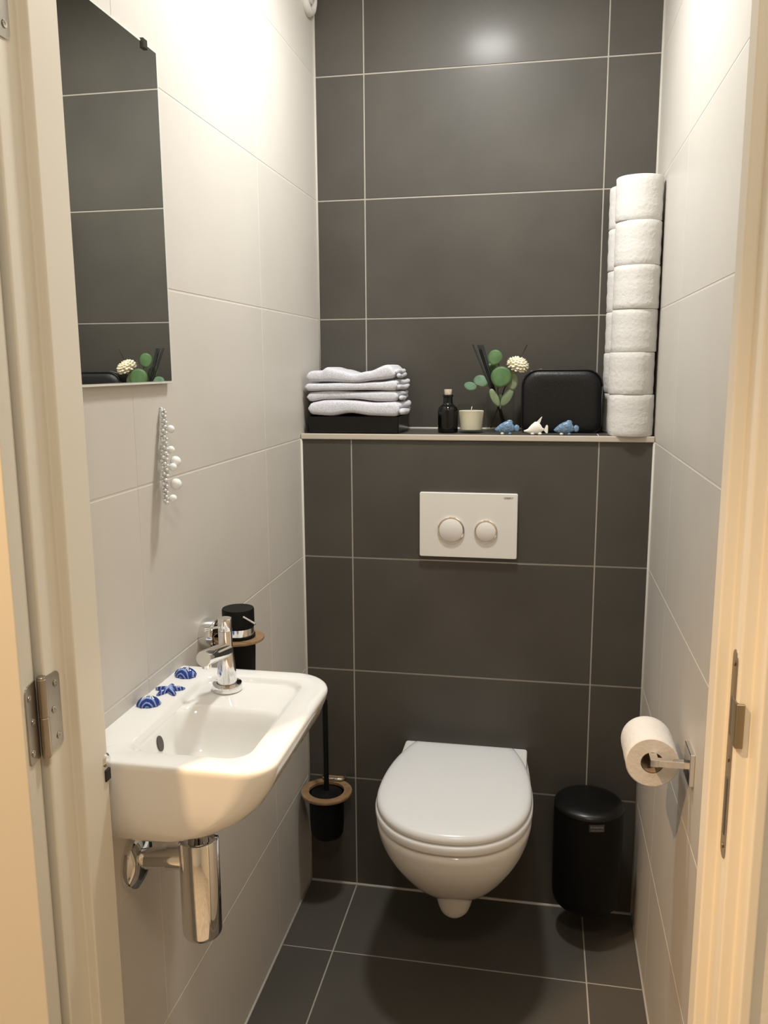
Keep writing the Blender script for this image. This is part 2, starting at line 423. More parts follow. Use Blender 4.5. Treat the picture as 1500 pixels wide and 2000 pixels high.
bm = bmesh.new(); lathe(bm, [(.19, 0), (.19, -.03), (.18, -.035), (.17, -.035), (.165, -.012)], 40, cap=False); obj('lamp_housing', bm, M['vent'], hc_, True, 40)  # made-up housing around the fill light
la = bpy.data.lights.new('hall_fill_disc', 'AREA'); la.shape = 'DISK'; la.size = .32; la.energy = HALL_FILL; la.color = (1, .95, .84)
lo = bpy.data.objects.new('hall_fill_disc', la); COL.objects.link(lo); lo.parent = hc_; lo.location = (0, 0, -.04)

# ------------------------------------------------------------------ toilet
TX = .4255
def dshape(hw, yf, yb, hwb, n=40, e=2.25, ymid=None):
    """closed outline: back edge at yb (half width hwb), widest hw, front tip yf. returns list (x, y)"""
    ym = ymid if ymid is not None else yf+(yb-yf)*.45
    out = []
    k = n//2
    for i in range(k+1):                      # front half, from right to left
        a = PI*i/k
        c, s = math.cos(a), math.sin(a)
        x = hw*math.copysign(abs(c)**(2/e), c); y = ym+(yf-ym)*abs(s)**(2/e)
        out.append((x, y))
    m_ = n//4
    for i in range(1, m_+1):                  # left side going back
        t = i/m_; s = t**2.2
        out.append((-(hw+(hwb-hw)*s), ym+(yb-ym)*t))
    for i in range(m_, 0, -1):
        t = i/m_; s = t**2.2
        out.append(((hw+(hwb-hw)*s), ym+(yb-ym)*t))
    return out
to = thing('toilet', (TX, 0, 0), 'white wall-hung toilet with closed lid below the flush plate', 'toilet')
bm = bmesh.new()
rings = []
# (z, half width, front y, back half width)
secs = [(.202, .026, -.300, .030), (.2055, .044, -.316, .045), (.213, .062, -.333, .060), (.225, .080, -.352, .075), (.244, .098, -.374, .090), (.267, .116, -.398, .105), (.294, .134, -.422, .120), (.322, .150, -.445, .134), (.350, .1625, -.464, .145), (.374, .1700, -.476, .152), (.394, .1738, -.4835, .156), (.404, .1745, -.4860, .157), (.4105, .1720, -.4835, .156), (.4140, .1660, -.4780, .152)]
for z, hw, yf, hb in secs:
    rings.append([Vector((x, y, z)) for x, y in dshape(hw, yf, -.0005, hb, 48, 2.15, ymid=-.285 if yf < -.335 else yf+.045)])
loft(bm, rings)
obj('bowl', bm, M['ceramic'], to, True, 50)
# raised deck behind the seat
bm = bmesh.new()
pts = rrect(-.158, .158, -.115, -.0005, [.006, .006, .02, .02], 5)
loft(bm, [[Vector((x*s, y, z)) for x, y in pts] for z, s in ((.40, 1.), (.428, 1.), (.4315, .995), (.433, .985))])
obj('deck', bm, M['ceramic'], to, True, 50)
# outlet foot under the bowl
bm = bmesh.new()
rings = []
for z, rr in ((.235, .056), (.205, .048), (.182, .044), (.163, .040), (.149, .035), (.139, .027), (.134, .016), (.133, .004)):
    rings.append([Vector((rr*math.cos(a), -.258+rr*1.25*math.sin(a), z)) for a in [2*PI*i/32 for i in range(32)]])
loft(bm, rings)
obj('outlet_foot', bm, M['ceramic'], to, True, 60)
def lidring(hw, yf, z, inset=0):
    return [Vector((x, y, z)) for x, y in dshape(hw-inset, yf+inset, -.047-inset, .128-inset, 56, 2.2, ymid=-.285)]
bm = bmesh.new()
loft(bm, [lidring(.1765, -.490, .4180, .011), lidring(.1765, -.490, .4205, .0015), lidring(.1765, -.490, .4250), lidring(.1765, -.490, .4340), lidring(.1765, -.490, .4385, .002), lidring(.1765, -.490, .4400, .007)])
obj('seat', bm, M['seat_plastic'], to, True, 50)
bm = bmesh.new()
rg = [lidring(.1735, -.4865, .4415, .006), lidring(.1735, -.4865, .4425, .0015), lidring(.1735, -.4865, .446), lidring(.1735, -.4865, .452, .001), lidring(.1735, -.4865, .457, .004), lidring(.1735, -.4865, .4605, .010), lidring(.1735, -.4865, .4625, .022), lidring(.1735, -.4865, .4640, .045), lidring(.1735, -.4865, .4650, .075)]
loft(bm, rg)
obj('lid', bm, M['seat_plastic'], to, True, 50)
for s in (-1, 1):
    bm = bmesh.new(); lathe(bm, [(.011, -.022), (.0125, -.020), (.0125, .020), (.011, .022)], 16, (s*.078, -.044, .4405), 'X')
    obj('lid_hinge', bm, M['seat_plastic'], to, True, 40)

# ------------------------------------------------------------------ flush plate
fp = thing('flush_plate', (.4255, 0, 1.0155), 'white dual flush plate with two round buttons on the dark wall', 'flush plate')
bm = bmesh.new(); loft(bm, [[Vector((x, y, z)) for x, z in rrect(-.1205+i, .1205-i, -.081+i, .081-i, .004, 4)] for y, i in ((0, 0), (-.0095, 0), (-.011, .0012))])
obj('plate', bm, M['plate_plastic'], fp)
for cx, cz, rr in ((-.0415, -.012, .0335), (.0445, -.013, .0285)):
    bm = bmesh.new(); lathe(bm, [(rr, -.010), (rr, -.0145), (rr-.001, -.0155), (rr-.0035, -.0152), (rr-.004, -.012)], 48, (cx, 0, cz), 'Y', cap=False)
    ring = obj('button_ring', bm, M['chrome'], fp, True, 40)
    bm = bmesh.new(); lathe(bm, [(rr-.004, -.010), (rr-.004, -.0142), (rr-.005, -.0150), (.001, -.0150)], 48, (cx, 0, cz), 'Y')
    obj('button', bm, M['plate_plastic'], fp, True, 40)
text_mesh('GEBERIT', .0062, M['ink'], 'lettering', fp, Matrix.Translation((.098, -.0112, .0705)) @ Matrix.Rotation(PI/2, 4, 'X'), .0002)

# ------------------------------------------------------------------ washbasin
sk = thing('washbasin', (0, -.93, .77), 'small white rectangular ceramic washbasin on the left wall', 'washbasin')
def sring(x0, x1, y0, y1, z, rad, n=10): return [Vector((x, y+.93, z-.77)) for x, y in rrect(x0, x1, y0, y1, rad, n)]
rg = []
S = [  # outer skin from below to the rim
 (0., .085, -1.070, -.860, .7690, .03, .03), (0., .125, -1.082, -.835, .7710, .05, .04), (0., .165, -1.090, -.815, .7790, .06, .045), (0., .200, -1.096, -.795, .7930, .065, .045),
 (0., .228, -1.101, -.778, .8120, .07, .046), (0., .248, -1.104, -.766, .8330, .07, .046), (0., .262, -1.106, -.757, .8560, .07, .046), (0., .270, -1.108, -.752, .8760, .07, .046),
 (0., .273, -1.1092, -.7498, .8870, .07, .046), (0., .2735, -1.1095, -.7495, .8910, .07, .046), (0., .272, -1.1085, -.7505, .8945, .069, .045), (0.0, .2690, -1.106, -.753, .8966, .066, .042), (0.0, .265, -1.102, -.757, .8972, .062, .038)]
for x0, x1, y0, y1, z, rf, rn in S: rg.append(sring(x0, x1, y0, y1, z, [rf, .003, .003, rn]))
I = [(.050, .233, -1.074, -.780, .8970, .040, .032), (.053, .230, -1.071, -.783, .8958, .038, .032), (.056, .227, -1.068, -.787, .8925, .036, .032), (.058, .2245, -1.066, -.790, .8885, .034, .032), (.060, .223, -1.065, -.796, .8868, .032, .032)]
for x0, x1, y0, y1, z, rf, rn in I: rg.append(sring(x0, x1, y0, y1, z, [rf, rf, rn, rn]))
B = [(.060, .222, -1.0645, -.880, .8855, .034), (.061, .221, -1.063, -.886, .8835, .034), (.063, .219, -1.061, -.891, .8780, .034), (.066, .216, -1.058, -.897, .8650, .034), (.070, .212, -1.054, -.903, .8450, .036), (.076, .206, -1.048, -.911, .8250, .036), (.085, .197, -1.039, -.921, .8130, .036), (.100, .182, -1.022, -.938, .8080, .036), (.125, .157, -.996, -.964, .8060, .015)]
for x0, x1, y0, y1, z, rr in B: rg.append(sring(x0, x1, y0, y1, z, rr))
bm = bmesh.new(); loft(bm, rg); obj('basin', bm, M['ceramic'], sk, True, 60)
bm = bmesh.new()
lathe(bm, [(.0001, .0006), (.0095, .0006), (.0105, .0004), (.0105, -.002)], 20, (0, 0, 0), 'X')
for v in bm.verts: v.co = Vector((v.co.x, v.co.y*.8, v.co.z*1.1))
oh = obj('overflow_hole', bm, M['ink'], sk); oh.location = (.0672, -.985+.93, .866-.77); oh.rotation_euler = (0, math.radians(-12), 0)
bm = bmesh.new(); lathe(bm, [(.0001, .003), (.012, .003), (.021, .0015), (.0225, -.001)], 28); dr = obj('drain', bm, M['chrome'], sk, True, 40); dr.location = (.141, -.98+.93, .8065-.77)

# ------------------------------------------------------------------ faucet
fc = thing('faucet', (.107, -.820, .8868), 'chrome mixer tap standing on the washbasin', 'faucet')
bm = bmesh.new(); lathe(bm, [(.0235, .0004), (.0245, .002), (.0245, .010), (.0235, .012), (.0170, .0125), (.0165, .008)], 40); obj('base_ring', bm, M['chrome'], fc, True, 35)
bm = bmesh.new(); lathe(bm, [(.0165, .004), (.0160, .015), (.0142, .045), (.0122, .062), (.0112, .075), (.0112, .100)], 32); obj('body', bm, M['chrome'], fc, True, 40)
bm = bmesh.new(); lathe(bm, [(.0108, .1002), (.0112, .1010), (.0112, .1200), (.0106, .1208), (.0001, .1208)], 32); hd = obj('handle_cap', bm, M['chrome'], fc, True, 35)
bm = bmesh.new(); tube(bm, [(-.004, -.009, .109), (-.015, -.024, .110), (-.0165, -.026, .110), (-.022, -.034, .1105)], [.0020, .0020, .0034, .0034], 12); obj('lever_pin', bm, M['chrome'], hd, True, 40)
bm = bmesh.new(); rs = .0124
tube(bm, [(0, 0, .068), (-.001, -.05, .0765), (-.002, -.084, .0822), (-.002, -.0865, .0826)], [rs, rs, rs, rs*.93], 28); obj('spout', bm, M['chrome'], fc, True, 40)
bm = bmesh.new(); lathe(bm, [(.0075, .072), (.0075, .064), (.006, .063)], 20, (-.002, -.074, 0)); obj('aerator', bm, M['chrome'], fc, True, 40)

# ------------------------------------------------------------------ bottle trap
bt = thing('bottle_trap', (.0985, -.940, .533), 'chrome bottle trap under the washbasin', 'siphon')
bm = bmesh.new(); lathe(bm, [(.028, 0), (.0298, .003), (.0305, .007), (.0305, .158), (.029, .161), (.025, .162), (.023, .155)], 40); obj('cup', bm, M['chrome'], bt, True, 35)
bm = bmesh.new(); lathe(bm, [(.016, .15), (.016, .2345)], 24); obj('drain_pipe', bm, M['chrome'], bt, True)
bm = bmesh.new(); lathe(bm, [(.021, .180), (.021, .205)], 6); obj('nut', bm, M['chrome'], bt)
ZP = .125
bm = bmesh.new(); tube(bm, [(-.024, 0, ZP), (-.050, -.006, ZP)], .0185, 24); obj('union_nut', bm, M['chrome'], bt, True, 40)
bm = bmesh.new(); tube(bm, [(-.026, 0, ZP), (-.0985, -.018, ZP)], .016, 24); obj('wall_pipe', bm, M['chrome'], bt, True, 40)
bm = bmesh.new(); lathe(bm, [(.045, 0), (.045, .004), (.042, .010), (.030, .016), (.017, .019)], 36, (-.0985, -.018, ZP), 'X'); obj('rosette', bm, M['chrome'], bt, True, 35)

# ------------------------------------------------------------------ soap dispenser
sd = thing('soap_dispenser', (.067, -.656, .84), 'black soap dispenser with chrome collar in a bamboo ring behind the tap', 'soap dispenser')
def sdo(name, bm, m, **k):
    return obj(name, bm, m, sd, True, 40)
bm = bmesh.new(); lathe(bm, [(.026, 0), (.0275, .004), (.0295, .058), (.0295, .076)], 32); sdo('tumbler', bm, M['black'])
bm = bmesh.new(); lathe(bm, [(.046, .0770), (.046, .0805), (.0455, .0812), (.0285, .0812), (.0285, .0770)], 40); sdo('bamboo_ring', bm, M['bamboo'])
bm = bmesh.new(); lathe(bm, [(.030, .0815), (.030, .0865), (.027, .0872)], 32); sdo('flange', bm, M['black'])
bm = bmesh.new(); lathe(bm, [(.0275, .0868), (.0275, .1000), (.026, .1008)], 32); sdo('collar', bm, M['chrome'])
bm = bmesh.new(); lathe(bm, [(.0275, .1010), (.0290, .1020), (.0290, .1330), (.0280, .1350), (.0001, .1355)], 36); sdo('pump_cap', bm, M['black'])
bm = bmesh.new(); tube(bm, [(.018, -.0215, .1255), (.042, -.026, .1150)], .0020, 10); sdo('nozzle', bm, M['chrome'])
bm = bmesh.new(); lathe(bm, [(.029, -.067), (.0298, -.065), (.0298, -.042), (.0285, -.040), (.0235, -.040), (.0235, -.052)], 36, (0, 0, .083), 'X'); sdo('wall_mount', bm, M['chrome'])
bm = bmesh.new(); box(bm, -.055, -.030, -.014, .014, .0770, .0812, .001); sdo('bracket', bm, M['bamboo'])

# ------------------------------------------------------------------ mirror
mi = thing('mirror', (0, -.93, 1.38), 'frameless rectangular mirror on the left wall above the washbasin', 'mirror')
bm = bmesh.new(); box(bm, .004, .0085, -.172, .174, 0, .50, .0006); obj('backing_glass', bm, M['mirror_edge'], mi)
bm = bmesh.new(); box(bm, .0086, .0089, -.1705, .1695, .0040, .4960); obj('mirror_face', bm, M['mirror'], mi)
for yy, zz, sg in ((.128, .498, 1), (.120, .002, -1), (-.125, .498, 1), (-.125, .002, -1)):
    bm = bmesh.new(); box(bm, 0, .0125, yy-.007, yy+.007, zz-(.010 if sg > 0 else .004), zz+(.004 if sg > 0 else .010), .001)
    obj('clip', bm, M['clip' if sg > 0 else 'glass'], mi)

# ------------------------------------------------------------------ hanging bead ornament
orn = thing('hanging_ornament', (.018, -.825, 1.192), 'silver beaded hanger with white balls on the left wall below the mirror', 'ornament')
bm = bmesh.new(); tube(bm, [(-.018, .033, .150), (-.014, .033, .149), (-.013, .032, .146), (-.006, .016, .07), (0, 0, 0)], .0012, 8); obj('wire', bm, M['silver_bead'], orn, True)
bd = bmesh.new()
for i in range(74):
    t = i/73; a = i*2.4
    rr = .0026+.0020*math.sin(t*PI)
    sphere(bd, (-.011*t+rr*math.cos(a), .032*t+rr*math.sin(a), .002+.144*t), .0026 if i % 3 else .0032, 8, 6)
tag(obj('bead_cord', bd, M['silver_bead'], orn, True), kind='stuff')
for x, y, z, rr in ((-.004, .040, .1155, .0064), (-.001, .031, .083, .0062), (.005, .033, .064, .0088), (.006, .020, .0565, .0064), (.009, .022, .029, .0092), (.008, .010, .0075, .0066)):
    bm = bmesh.new(); sphere(bm, (x, y, z), rr, 20, 14); obj('ball', bm, M['white_ball'], orn, True)

# ------------------------------------------------------------------ blue porcelain on the basin
def scallop(name, loc, rz, s, label):
    t = thing(name, loc, label, 'ornament', rz=rz)
    bm = bmesh.new(); n = 40; rings = []
    for h, k in ((0, 1.), (.003, 1.04), (.007, .93), (.011, .72), (.014, .45), (.0155, .15)):
        rings.append([Vector((s*.019*k*math.cos(a)*(1+.05*math.cos(9*a)), s*.014*k*math.sin(a)*(1+.05*math.cos(9*a)), h*s)) for a in [2*PI*i/n for i in range(n)]])
    loft(bm, rings); obj('shell_body', bm, M['porc_blue'], t, True)
    bm = bmesh.new()
    for i in range(5):
        a = -.9+.45*i
        tube(bm, [(s*.016*math.sin(a), -s*.0125*math.cos(a)*.8, s*.007), (s*.010*math.sin(a), -s*.004, s*.0138), (s*.004*math.sin(a), s*.004, s*.0158)], s*.0012, 6)
    obj('rib', bm, M['white_fish'], t, True)
scallop('seashell', (.021, -.925, .8972), .3, .92, 'blue striped porcelain seashell on the basin edge, nearest the door')
scallop('seashell', (.026, -.800, .8972), -.2, .98, 'blue striped porcelain seashell on the basin edge, nearest the tap')
ss = thing('starfish', (.028, -.868, .8972), 'blue porcelain starfish on the basin edge between the two seashells', 'ornament', rz=.5)
bm = bmesh.new()
rings = []
for h, k in ((0, 1.), (.003, 1.), (.006, .72), (.0075, .3)):
    ring = []
    for i in range(40):
        a = 2*PI*i/40; c = .5+.5*math.cos(5*a)
        ring.append(Vector(((.0075+.0175*c**1.6)*k*math.cos(a), (.0075+.0175*c**1.6)*k*math.sin(a), h)))
    rings.append(ring)
loft(bm, rings); obj('star_body', bm, M['porc_blue'], ss, True)

# ------------------------------------------------------------------ toilet roll holder + roll
RZ = .747; RX = .800; RY = -.655
rh = thing('roll_holder', (W, -.672, RZ), 'square chrome toilet roll holder on the right wall', 'roll holder')
bm = bmesh.new(); box(bm, -.008, 0, -.028, .028, -.026, .030, .001); obj('wall_plate', bm, M['chrome'], rh)
bm = bmesh.new(); box(bm, RX-W-.006, -.006, -.006, .006, -.006, .006, .0008); box(bm, RX-W-.0065, RX-W+.0065, -.0065, .125, -.0065, .0065, .0008); obj('arm', bm, M['chrome'], rh)
def roll_mesh(name, R, H, rc, loose=0., seed=0):
    """upright paper roll standing on z=0 with a loose end"""
    rnd = random.Random(seed)
    bm = bmesh.new(); n = 56
    ph = rnd.random()*6.28
    def ring(rr, z, wob=.0): return [Vector(((rr+wob*math.sin(3*a+ph)+(loose if 0 <= ((a-ph) % (2*PI)) < .9 and rr > rc*1.4 else 0))*math.cos(a), (rr+wob*math.sin(3*a+ph)+(loose if 0 <= ((a-ph) % (2*PI)) < .9 and rr > rc*1.4 else 0))*math.sin(a), z)) for a in [2*PI*i/n for i in range(n)]]
    rs_ = [ring(rc, .0), ring(R-.002, .0, .0003), ring(R, .0025, .0004)]
    for k in range(1, 8): rs_.append(ring(R+.0006*math.sin(k*1.9+ph), .0025+(H-.005)*k/8, .0006))
    rs_ += [ring(R, H-.0025, .0004), ring(R-.002, H, .0003), ring(rc, H)]
    loft(bm, rs_, False, False)
    me = mesh_of(name, bm, M['paper'], True, 50)
    bm = bmesh.new(); lathe(bm, [(rc, 0.0005), (rc, H-.0005), (rc-.0012, H-.0005), (rc-.0012, .0005)], 40, cap=False)
    b0 = bm
    mc = mesh_of('core', b0, M['card'], True, 50)
    return me, mc
pm, pc = roll_mesh('paper', .0445, .096, .019, 0, 3)
tr_ = thing('toilet_roll', (RX+.0, RY+.004, RZ-.012), 'partly used toilet roll hanging on the chrome holder', 'toilet roll')
for nm, me in (('paper', pm), ('core', pc)):
    o = link(nm, me, tr_); o.rotation_euler = (-PI/2, 0, 0)
# ------------------------------------------------------------------ spare rolls, two columns of six on the ledge
RR, RH = .0518, .0968
kinds = [roll_mesh('paper', RR, RH, .021, lo_, sd_) for lo_, sd_ in ((0, 11), (.0015, 12), (0, 13), (.001, 14))]
ords = ['bottom', 'second lowest', 'third lowest', 'third highest', 'second highest', 'top']
jx = [0, -.002, .001, .001, .002, -.001]
for col, (cx, cy) in enumerate(((.8055, .0335), (.7985, .1415))):
    for k in range(6):
        lab = '%s white toilet roll of the %s stack on the ledge' % (ords[k], ('front', 'rear')[col])
        t = thing('spare_toilet_roll', (min(cx+jx[k]*(1 if col == 0 else .5), W-RR-.0025), cy+(0.001*((k*7) % 3-1) if col == 0 else 0), ZS+.0008+k*(RH+.0006)), lab, 'toilet roll', 'spare toilet rolls stacked on the ledge')
        me, mc = kinds[(k+col) % 4]
        t.rotation_euler = (0, 0, k*1.3+col)
        link('paper', me, t); link('core', mc, t)

# ------------------------------------------------------------------ black box and towels
bx = thing('storage_box', (.132, .095, ZS), 'open black storage box under the towels on the ledge', 'box')
bm = bmesh.new()
o0 = rrect(-.115, .115, -.078, .078, .004, 3); o1 = rrect(-.1185, .1185, -.081, .081, .004, 3); i1 = rrect(-.1145, .1145, -.077, .077, .003, 3); i0 = rrect(-.111, .111, -.074, .074, .003, 3)
loft(bm, [[Vector((x, y, z)) for x, y in p] for p, z in ((o0, .0006), (o1, .0425), (i1, .0425), (i0, .0045))]); obj('box_body', bm, M['black_gloss'], bx)
def towel(name, zb, zt, x0, x1, seed, top=None, bot=None, label=''):
    rnd = random.Random(seed)
    t = thing(name, (.135, .09, ZS+zb), label, 'towel', 'folded grey towels in the black box')
    NX, NS = 44, 28
    y0, y1 = -.079+rnd.uniform(-.003, .003), .078
    ph = rnd.random()*6
    rings = []
    for i in range(NX+1):
        s = i/NX
        x = x0+(x1-x0)*s
        zt_ = (top(s) if top else zt)+.0012*math.sin(9*s+ph)
        zb_ = (bot(s) if bot else zb)+.0010*math.sin(8*s+ph*.7)
        endk = min(1, math.sqrt(max(0, 1-(1-min(s, 1-s)/.045)**2)) if min(s, 1-s) < .045 else 1)
        endk = max(.25, endk)
        c = (zt_+zb_)/2; h = (zt_-zb_)/2*endk
        ring = []
        for j in range(NS):
            a = 2*PI*j/NS
            cy, sy = math.cos(a), math.sin(a)
            e = .32
            yy = math.copysign(abs(cy)**.16, cy); zz = math.copysign(abs(sy)**.62, sy)
            ring.append(Vector((x-.135+.0*yy, (y0+y1)/2+(y1-y0)/2*yy*(.985+.015*endk)+.0012*math.sin(6*s+ph), c+h*zz-zb)))
        rings.append(ring)
    bm = bmesh.new(); loft(bm, rings)
    obj('towel_body', bm, M['towel'], t, True)
    # turned-in layers at the right end
    zc = ((top(1) if top else zt)+(bot(1) if bot else zb))/2-zb; h = ((top(1) if top else zt)-(bot(1) if bot else zb))
    for k in range(2):
        bm = bmesh.new()
        pts = []
        for j in range(15):
            q = j/14
            pts.append((x1-.135-.002+.006*k*(1-q)+.003*math.sin(q*5+ph+k)+.004*q, y0+.006+(y1-y0-.012)*q, zc+h*(.20-.42*k)+.0015*math.sin(q*7+k)+.002*q))
        tube(bm, pts, [h*.23*(0.5 if j in (0, 14) else 1) for j in range(15)], 12)
        obj('fold_edge', bm, M['towel'], t, True)
def lerp(pts):
    def fn(s):
        for (a, va), (b, vb) in zip(pts, pts[1:]):
            if a <= s <= b:
                q = (s-a)/(b-a); q = q*q*(3-2*q); return va+(vb-va)*q
        return pts[-1][1]
    return fn
g1 = lerp([(0, .0480), (.25, .0440), (.45, .0500), (.7, .0440), (1, .0435)])
g2 = lerp([(0, .0790), (.2, .0845), (.5, .0845), (.8, .0800), (1, .0800)])
g3 = lerp([(0, .1045), (.3, .1075), (.6, .1065), (1, .1060)])
g4 = lerp([(0, .1275), (.3, .1275), (.55, .1265), (.8, .1310), (1, .1350)])
g5 = lerp([(0, .1540), (.09, .1560), (.16, .1560), (.23, .1650), (.35, .1600), (.55, .1500), (.7, .1545), (.92, .1700), (1, .1600)])
G = .0006
towel('towel', .0435, .08, .018, .250, 1, lambda s: g2(s)-G, lambda s: max(.0435, g1(s)), 'lowest folded grey towel, resting in the black box')
towel('towel', .08, .106, .014, .246, 2, lambda s: g3(s)-G, lambda s: g2(s)+G, 'second folded grey towel from the bottom of the pile')
towel('towel', .105, .13, .010, .245, 3, lambda s: g4(s)-G, lambda s: g3(s)+G, 'second folded grey towel from the top of the pile')
towel('towel', .1275, .16, .014, .240, 4, g5, lambda s: g4(s)+G, 'topmost folded grey towel with a wavy top on the pile')

# ------------------------------------------------------------------ ledge items
b = thing('bottle', (.3645, .075, ZS), 'small black glass bottle with a cork beside the candle', 'bottle')
bm = bmesh.new(); lathe(bm, [(.022, .0005), (.0248, .002), (.0254, .005), (.0254, .056), (.0235, .063), (.0175, .0685), (.0130, .072), (.0118, .076), (.0115, .089), (.0135, .0905), (.0135, .0945), (.0115, .0955)], 36); obj('bottle_glass', bm, M['bottle_glass'], b, True, 50)
bm = bmesh.new(); lathe(bm, [(.0085, .094), (.0098, .1075), (.0095, .1085), (.0001, .1085)], 20); obj('cork', bm, M['cork'], b, True, 40)
c = thing('candle', (.4235, .075, ZS), 'cream candle in a clear tapered glass on the ledge', 'candle')
bm = bmesh.new(); lathe(bm, [(.0275, .0005), (.0285, .002), (.0345, .0710), (.0340, .0718), (.0333, .0710), (.0277, .0085), (.0001, .0075)], 40); obj('candle_glass', bm, M['glass'], c, True, 40)
bm = bmesh.new(); lathe(bm, [(.0268, .0088), (.0313, .0540), (.0309, .0556), (.0001, .0550)], 40); obj('wax', bm, M['wax'], c, True, 40)
bm = bmesh.new(); tube(bm, [(0, 0, .054), (.0004, 0, .060), (.0015, 0, .0655)], .0009, 8); obj('wick', bm, M['wick'], c, True)
VX, VY = .494, .105
v = tag(thing('vase', (VX, VY, ZS), 'clear glass vase holding eucalyptus, a white flower and black sticks', 'vase'))
bm = bmesh.new(); lathe(bm, [(.029, .0005), (.0335, .002), (.0350, .006), (.0350, .0985), (.0344, .0992), (.0334, .0985), (.0334, .008), (.0001, .007)], 40); obj('vase_glass', bm, M['glass'], v, True, 40)
# black sticks
def at(px, z): return px
for k, (tx, tz, ty, bxx) in enumerate(((.4235, 1.4565, .098, .512), (.4345, 1.4560, .115, .509), (.4395, 1.4555, .105, .506), (.4440, 1.4560, .096, .510), (.4475, 1.4560, .112, .503))):
    t = thing('reed_stick', (bxx, VY+.004*(k-2), ZS+.009), '%s of the five black reed sticks leaning left in the glass vase' % ('leftmost', 'second from left', 'middle one', 'second from right', 'rightmost')[k], 'reed stick', 'black reed sticks in the vase')
    bm = bmesh.new(); tube(bm, [(0, 0, 0), (tx-bxx, ty-VY-.004*(k-2), tz-ZS-.009)], .0021, 8); obj('stick', bm, M['reed'], t, True)
# flower
fx, fz = .5355, 1.4065
fw = thing('flower', (.470, VY+.012, ZS+.009), 'ivory white flower on a dark stem in the glass vase', 'flower')
bm = bmesh.new(); tube(bm, [(0, 0, 0), (.033, -.006, .10), (.0655-.004, -.012, .150), (.087, -.012, .208)], .0015, 8); obj('flower_stem', bm, M['stem'], fw, True)
bm = bmesh.new()
hc = Vector((.0665, -.016, .161)); ax = Vector((.25, -.35, .8)).normalized()
qt = ax.to_track_quat('Z', 'Y').to_matrix().to_4x4()
sphere(bm, hc, .0185, 16, 10, (1.15, 1.15, .8), qt)
rnd = random.Random(5)
for ring_, (cnt, el, rr_, ln) in enumerate(((14, -.40, .012, .0150), (16, -.05, .013, .0135), (15, .3, .0130, .012), (13, .62, .0125, .010), (9, .95, .0115, .009), (5, 1.3, .011, .008))):
    for i in range(cnt):
        a = 2*PI*(i+.5*(ring_ % 2))/cnt+rnd.uniform(-.1, .1)
        d = Vector((math.cos(a)*math.cos(el), math.sin(a)*math.cos(el), math.sin(el)*.8))
        d = (qt.to_3x3() @ d)
        q = d.to_track_quat('X', 'Z').to_matrix().to_4x4()
        sphere(bm, hc+d*(rr_+ln*.35)*1.15, ln*.66, 10, 6, (1, .62, .26), q)
obj('bloom', bm, M['petal'], fw, True)
# eucalyptus
eu = thing('eucalyptus_sprig', (.505, VY, ZS+.009), 'green eucalyptus sprig with round leaves in the glass vase', 'plant')
eo = Vector((.505, VY, ZS+.009))
bm = bmesh.new()
def W3(x, y, z): return Vector((x, y, z))-eo
tube(bm, [W3(.505, .105, ZS+.009), W3(.490, .103, 1.300), W3(.487, .100, 1.345), W3(.490, .098, 1.385), W3(.486, .11, 1.43)], .0014, 8)
tube(bm, [W3(.488, .102, 1.325), W3(.463, .095, 1.348), W3(.432, .088, 1.358)], .001, 8)
tube(bm, [W3(.487, .1, 1.345), W3(.505, .11, 1.40), W3(.512, .115, 1.425)], .001, 8)
obj('stem', bm, M['stem'], eu, True)
def leaf(cx, cy, cz, rx, rz, rot, tilt, m, cup=.15, twist=0):
    bm = bmesh.new(); n = 20; K = 4
    for side in (0, 1):
        rings = []
        c0 = bm.verts.new((0, .0004*(1 if side else -1), 0))
        prev = None
        for k in range(1, K+1):
            ring = []
            for i in range(n):
                a = 2*PI*i/n
                q = k/K
                pt = 1+.12*max(0, math.cos(a+PI/2))**6
                ring.append(bm.verts.new((rx*q*math.cos(a), cup*rx*q*q*abs(math.cos(a))**2+(.0004 if side else -.0004)*(1-.6*q), rz*q*math.sin(a)*pt)))
            for i in range(n):
                if prev is None: bm.faces.new((c0, ring[i], ring[(i+1) % n]))
                else: bm.faces.new((prev[i], prev[(i+1) % n], ring[(i+1) % n], ring[i]))
            prev = ring
        rings.append(prev)
        if side == 0: rim0 = prev
        else:
            for i in range(n): bm.faces.new((rim0[i], rim0[(i+1) % n], prev[(i+1) % n], prev[i]))
    mm = Matrix.Translation(Vector((cx, cy, cz))-eo) @ Matrix.Rotation(twist, 4, 'Z') @ Matrix.Rotation(tilt, 4, 'X') @ Matrix.Rotation(rot, 4, 'Y')
    bmesh.ops.transform(bm, matrix=mm, verts=bm.verts)
    obj('leaf', bm, M[m], eu, True)
leaf(.479, .100, 1.4255, .0185, .0190, .2, -.2, 'leaf')
leaf(.470, .120, 1.392, .0145, .0200, -.3, -.2, 'leaf')
leaf(.4445, .095, 1.3665, .0190, .0155, .3, -.3, 'leaf_blue')
leaf(.4195, .085, 1.3545, .0165, .0105, .25, -.3, 'leaf_blue')
leaf(.4960, .085, 1.3775, .0262, .0255, .3, -.15, 'leaf')
leaf(.5200, .095, 1.3700, .0170, .0250, -.2, -.1, 'leaf_pale')
leaf(.5110, .092, 1.3260, .0115, .0240, .55, -.05, 'leaf_pale')
leaf(.4800, .090, 1.3260, .0095, .0235, -.45, -.05, 'leaf_pale')
leaf(.4935, .100, 1.3150, .0075, .0190, .1, 0, 'leaf_pale')

